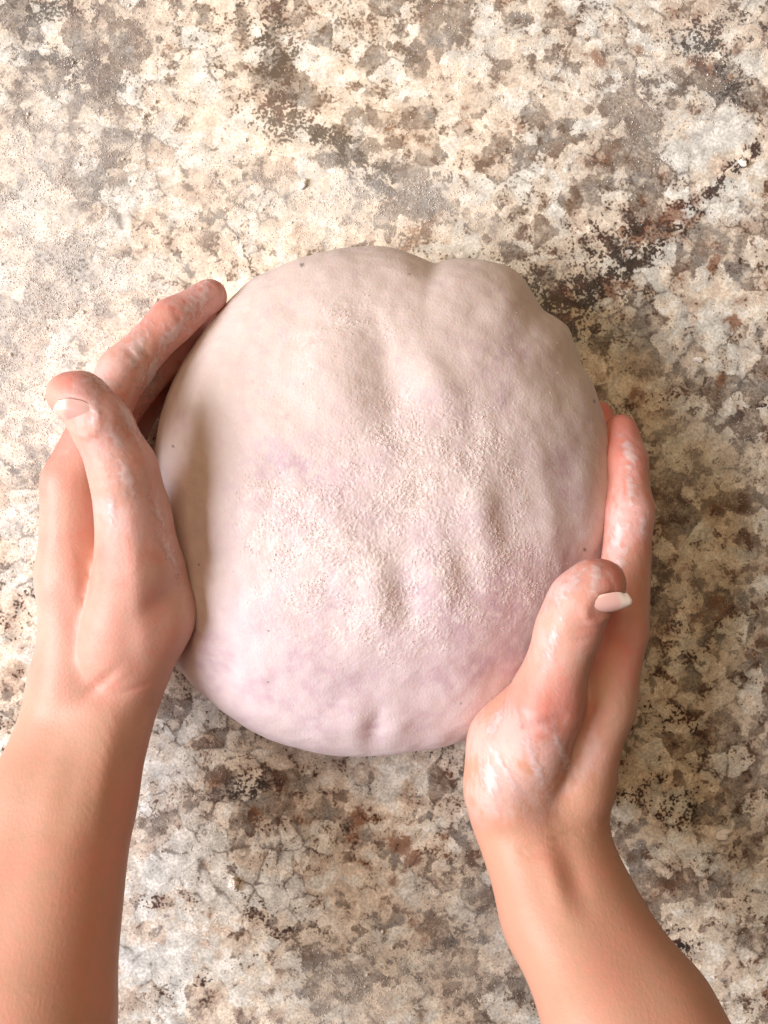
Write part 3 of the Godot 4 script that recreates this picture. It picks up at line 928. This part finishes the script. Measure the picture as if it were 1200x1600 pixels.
func flesh(groups: Array, cell: float, red: Array, side: int, shift: Vector3) -> Array:
	# field of tapered capsules, blended inside a group with a wide blend and between groups with a narrow one; meshed as surface nets
	var lo := Vector3.INF
	var hi := -Vector3.INF
	var chains := []
	for g in groups:
		var list := []
		for chain in g:
			var c := []
			for n in range(1, chain.size()):
				var q: Array = chain[n]
				var v := P(q[0], q[1], q[2])
				var r: float = q[3] * 0.01
				lo = lo.min(v - Vector3.ONE * (r + 0.008))
				hi = hi.max(v + Vector3.ONE * (r + 0.008))
				c.append([v, r])
			list.append([chain[0] * 0.001, c])
		chains.append(list)
	var nx := int((hi.x - lo.x) / cell) + 2
	var ny := int((hi.y - lo.y) / cell) + 2
	var nz := int((hi.z - lo.z) / cell) + 2
	var sy := nx
	var szz := nx * ny
	var total := PackedFloat32Array()
	total.resize(nx * ny * nz)
	total.fill(1.0)
	var own := PackedFloat32Array()
	own.resize(nx * ny * nz)
	var first := true
	for list in chains:
		own.fill(0.0)
		var blend: float = list[0][0]
		var kk: float = blend * 0.42
		var ik := 1.0 / kk
		var gl := Vector3i(nx, ny, nz)
		var gh := Vector3i.ZERO
		for item in list:
			var c: Array = item[1]
			for s in c.size() - 1:
				var a: Vector3 = c[s][0]
				var b: Vector3 = c[s + 1][0]
				var ra: float = c[s][1]
				var rb: float = c[s + 1][1]
				var pad := kk * 5.0
				var bl := (a - Vector3.ONE * (ra + pad)).min(b - Vector3.ONE * (rb + pad))
				var bh := (a + Vector3.ONE * (ra + pad)).max(b + Vector3.ONE * (rb + pad))
				var x0 := maxi(int((bl.x - lo.x) / cell), 0)
				var y0 := maxi(int((bl.y - lo.y) / cell), 0)
				var z0 := maxi(int((bl.z - lo.z) / cell), 0)
				var x1 := mini(int((bh.x - lo.x) / cell) + 1, nx - 1)
				var y1 := mini(int((bh.y - lo.y) / cell) + 1, ny - 1)
				var z1 := mini(int((bh.z - lo.z) / cell) + 1, nz - 1)
				gl = Vector3i(mini(gl.x, x0), mini(gl.y, y0), mini(gl.z, z0))
				gh = Vector3i(maxi(gh.x, x1), maxi(gh.y, y1), maxi(gh.z, z1))
				var ab := b - a
				var inv := 1.0 / maxf(ab.length_squared(), 1e-9)
				var far := pad
				for z in range(z0, z1 + 1):
					for y in range(y0, y1 + 1):
						var at := z * szz + y * sy + x0
						var p := lo + Vector3(x0, y, z) * cell - a
						for x in range(x0, x1 + 1):
							var t := clampf(p.dot(ab) * inv, 0.0, 1.0)
							var d := (p - ab * t).length() - ra - (rb - ra) * t
							if d < far:
								own[at] += exp(-d * ik)
							at += 1
							p.x += cell
		var joint := 0.0014
		for z in range(gl.z, gh.z + 1):
			for y in range(gl.y, gh.y + 1):
				var at := z * szz + y * sy + gl.x
				for x in range(gl.x, gh.x + 1):
					var e := own[at]
					if e > 0.0:
						var d := -kk * log(e)
						var o := total[at]
						if first:
							total[at] = d
						else:
							var h := maxf(joint - absf(d - o), 0.0) / joint
							total[at] = minf(d, o) - h * h * joint * 0.25
					at += 1
		first = false
	# surface nets
	var where := PackedInt32Array()
	where.resize(nx * ny * nz)
	where.fill(-1)
	var pts := PackedVector3Array()
	var corner := PackedInt32Array([0, 1, sy, sy + 1, szz, szz + 1, szz + sy, szz + sy + 1])
	var off := [Vector3(0, 0, 0), Vector3(1, 0, 0), Vector3(0, 1, 0), Vector3(1, 1, 0), Vector3(0, 0, 1), Vector3(1, 0, 1), Vector3(0, 1, 1), Vector3(1, 1, 1)]
	var pairs := PackedInt32Array([0, 1, 2, 3, 4, 5, 6, 7, 0, 2, 1, 3, 4, 6, 5, 7, 0, 4, 1, 5, 2, 6, 3, 7])
	var near := cell * 2.0
	var v8 := PackedFloat32Array()
	v8.resize(8)
	for z in nz - 1:
		for y in ny - 1:
			var at := z * szz + y * sy - 1
			for x in nx - 1:
				at += 1
				var f0 := total[at]
				if f0 > near or f0 < -near:
					continue
				var inside := 0
				for k in 8:
					var f := total[at + corner[k]]
					v8[k] = f
					if f < 0.0:
						inside += 1
				if inside == 0 or inside == 8:
					continue
				var sum := Vector3.ZERO
				var cnt := 0
				for k in range(0, 24, 2):
					var fa := v8[pairs[k]]
					var fb := v8[pairs[k + 1]]
					if (fa < 0.0) != (fb < 0.0):
						var oa: Vector3 = off[pairs[k]]
						var ob: Vector3 = off[pairs[k + 1]]
						sum += oa.lerp(ob, fa / (fa - fb))
						cnt += 1
				where[at] = pts.size()
				pts.append(lo + (Vector3(x, y, z) + sum / cnt) * cell)
	var idx := PackedInt32Array()
	for z in range(1, nz - 1):
		for y in range(1, ny - 1):
			for x in range(1, nx - 1):
				var at := z * szz + y * sy + x
				if where[at] < 0:
					continue
				var f0 := total[at] < 0.0
				for axis in 3:
					var step: int = [1, sy, szz][axis]
					if (total[at + step] < 0.0) == f0:
						continue
					var u: int = [sy, szz, 1][axis]
					var w: int = [szz, 1, sy][axis]
					var a := where[at]
					var b := where[at - u]
					var c := where[at - u - w]
					var d := where[at - w]
					if a < 0 or b < 0 or c < 0 or d < 0:
						continue
					if f0:
						idx.append_array(PackedInt32Array([a, d, c, a, c, b]))
					else:
						idx.append_array(PackedInt32Array([a, b, c, a, c, d]))
	# one light smoothing pass
	for pass_ in 2:
		var acc := PackedVector3Array()
		acc.resize(pts.size())
		var num := PackedInt32Array()
		num.resize(pts.size())
		for t in range(0, idx.size(), 3):
			for e in 3:
				var i0 := idx[t + e]
				var i1 := idx[t + (e + 1) % 3]
				acc[i0] += pts[i1]
				num[i0] += 1
				acc[i1] += pts[i0]
				num[i1] += 1
		for i in pts.size():
			if num[i]:
				pts[i] = pts[i].lerp(acc[i] / num[i], 0.5)
	# creases, tendons and hollows
	for q in CREASES[side]:
		var ca := P(q[0], q[1], q[6])
		var cb := P(q[2], q[3], q[6])
		var wide: float = q[4] * 0.000266
		var ab := cb - ca
		var box := AABB(ca, Vector3.ZERO).expand(cb).grow(wide * 2.2 + 0.004)
		for i in pts.size():
			var p := pts[i]
			if absf(p.y - ca.y) > 0.024 or p.x < box.position.x or p.x > box.end.x or p.z < box.position.z or p.z > box.end.z:
				continue
			# measured in plan, along the line of sight
			var flat := P(600, 800, 0)
			var k := (EYE - ca.y) / (EYE - p.y)
			flat = Vector3(p.x * k, ca.y, p.z * k)
			var t := clampf((flat - ca).dot(ab) / ab.length_squared(), 0.0, 1.0)
			var d := (flat - ca - ab * t).length() / wide
			if d < 2.2:
				pts[i].y += q[5] * 0.001 * exp(-d * d) * (0.35 + 0.65 * sin(PI * clampf(t, 0.05, 0.95)))
	# colour of the skin
	var base := lin(222, 177, 159)
	var warm := lin(206, 158, 132)
	var paste := lin(230, 205, 202)
	var rosy := lin(212, 128, 114)
	var cols := PackedColorArray()
	cols.resize(pts.size())
	var n1 := noise(111 + side, 38.0, FastNoiseLite.TYPE_SIMPLEX_SMOOTH, 3)
	var n2 := noise(121 + side, 260.0, FastNoiseLite.TYPE_SIMPLEX_SMOOTH, 3)
	var spots := []
	for q in red:
		spots.append([P(q[0], q[1], q[2]), q[3] * 0.00027, q[4]])
	for i in pts.size():
		var p := pts[i]
		var a := n1.get_noise_3dv(p)
		var f := n2.get_noise_3dv(p)
		var c := base.lerp(warm, smooth(0.03, 0.12, p.z))
		var s := 0.0
		for q in spots:
			var d: float = p.distance_to(q[0]) / q[1]
			if d < 2.2:
				s += q[2] * exp(-d * d)
		c = c.lerp(rosy, clampf(s * 1.0 + 0.16 + a * lerpf(0.6, 0.3, smooth(0.03, 0.12, p.z)) + f * 0.25, 0.0, 0.9))
		# thin smears of flour paste
		var film := 0.0
		var vs := FOCAL / (EYE - p.y)
		var vx := 600.0 + p.x * vs
		var vy := 800.0 + p.z * vs
		for q in (LEFT_WET if side == 0 else RIGHT_WET):
			var dx: float = (vx - q[0]) / (q[3] * 1.5)
			var dy: float = (vy - q[1]) / (q[3] * 1.5)
			var dd := dx * dx + dy * dy
			if dd < 4.0 and absf(p.y * 100.0 - q[2]) < 2.6:
				film += exp(-dd)
		film = clampf(film * (0.16 + 0.50 * n2.get_noise_3d(p.x * 1.3, p.y, p.z * 0.4) + a * 0.8), 0.0, 0.42)
		c = c.lerp(paste, film)
		var v := 1.0 + f * 0.09 + a * 0.07
		cols[i] = Color(c.r * v, c.g * v, c.b * v)
		pts[i] = p + shift
	var nor := PackedVector3Array()
	nor.resize(pts.size())
	for t in range(0, idx.size(), 3):
		var q := pts[idx[t]]
		var n := (pts[idx[t + 2]] - q).cross(pts[idx[t + 1]] - q)
		for e in 3:
			nor[idx[t + e]] += n
	for i in nor.size():
		nor[i] = nor[i].normalized()
	return [pts, idx, cols, nor]
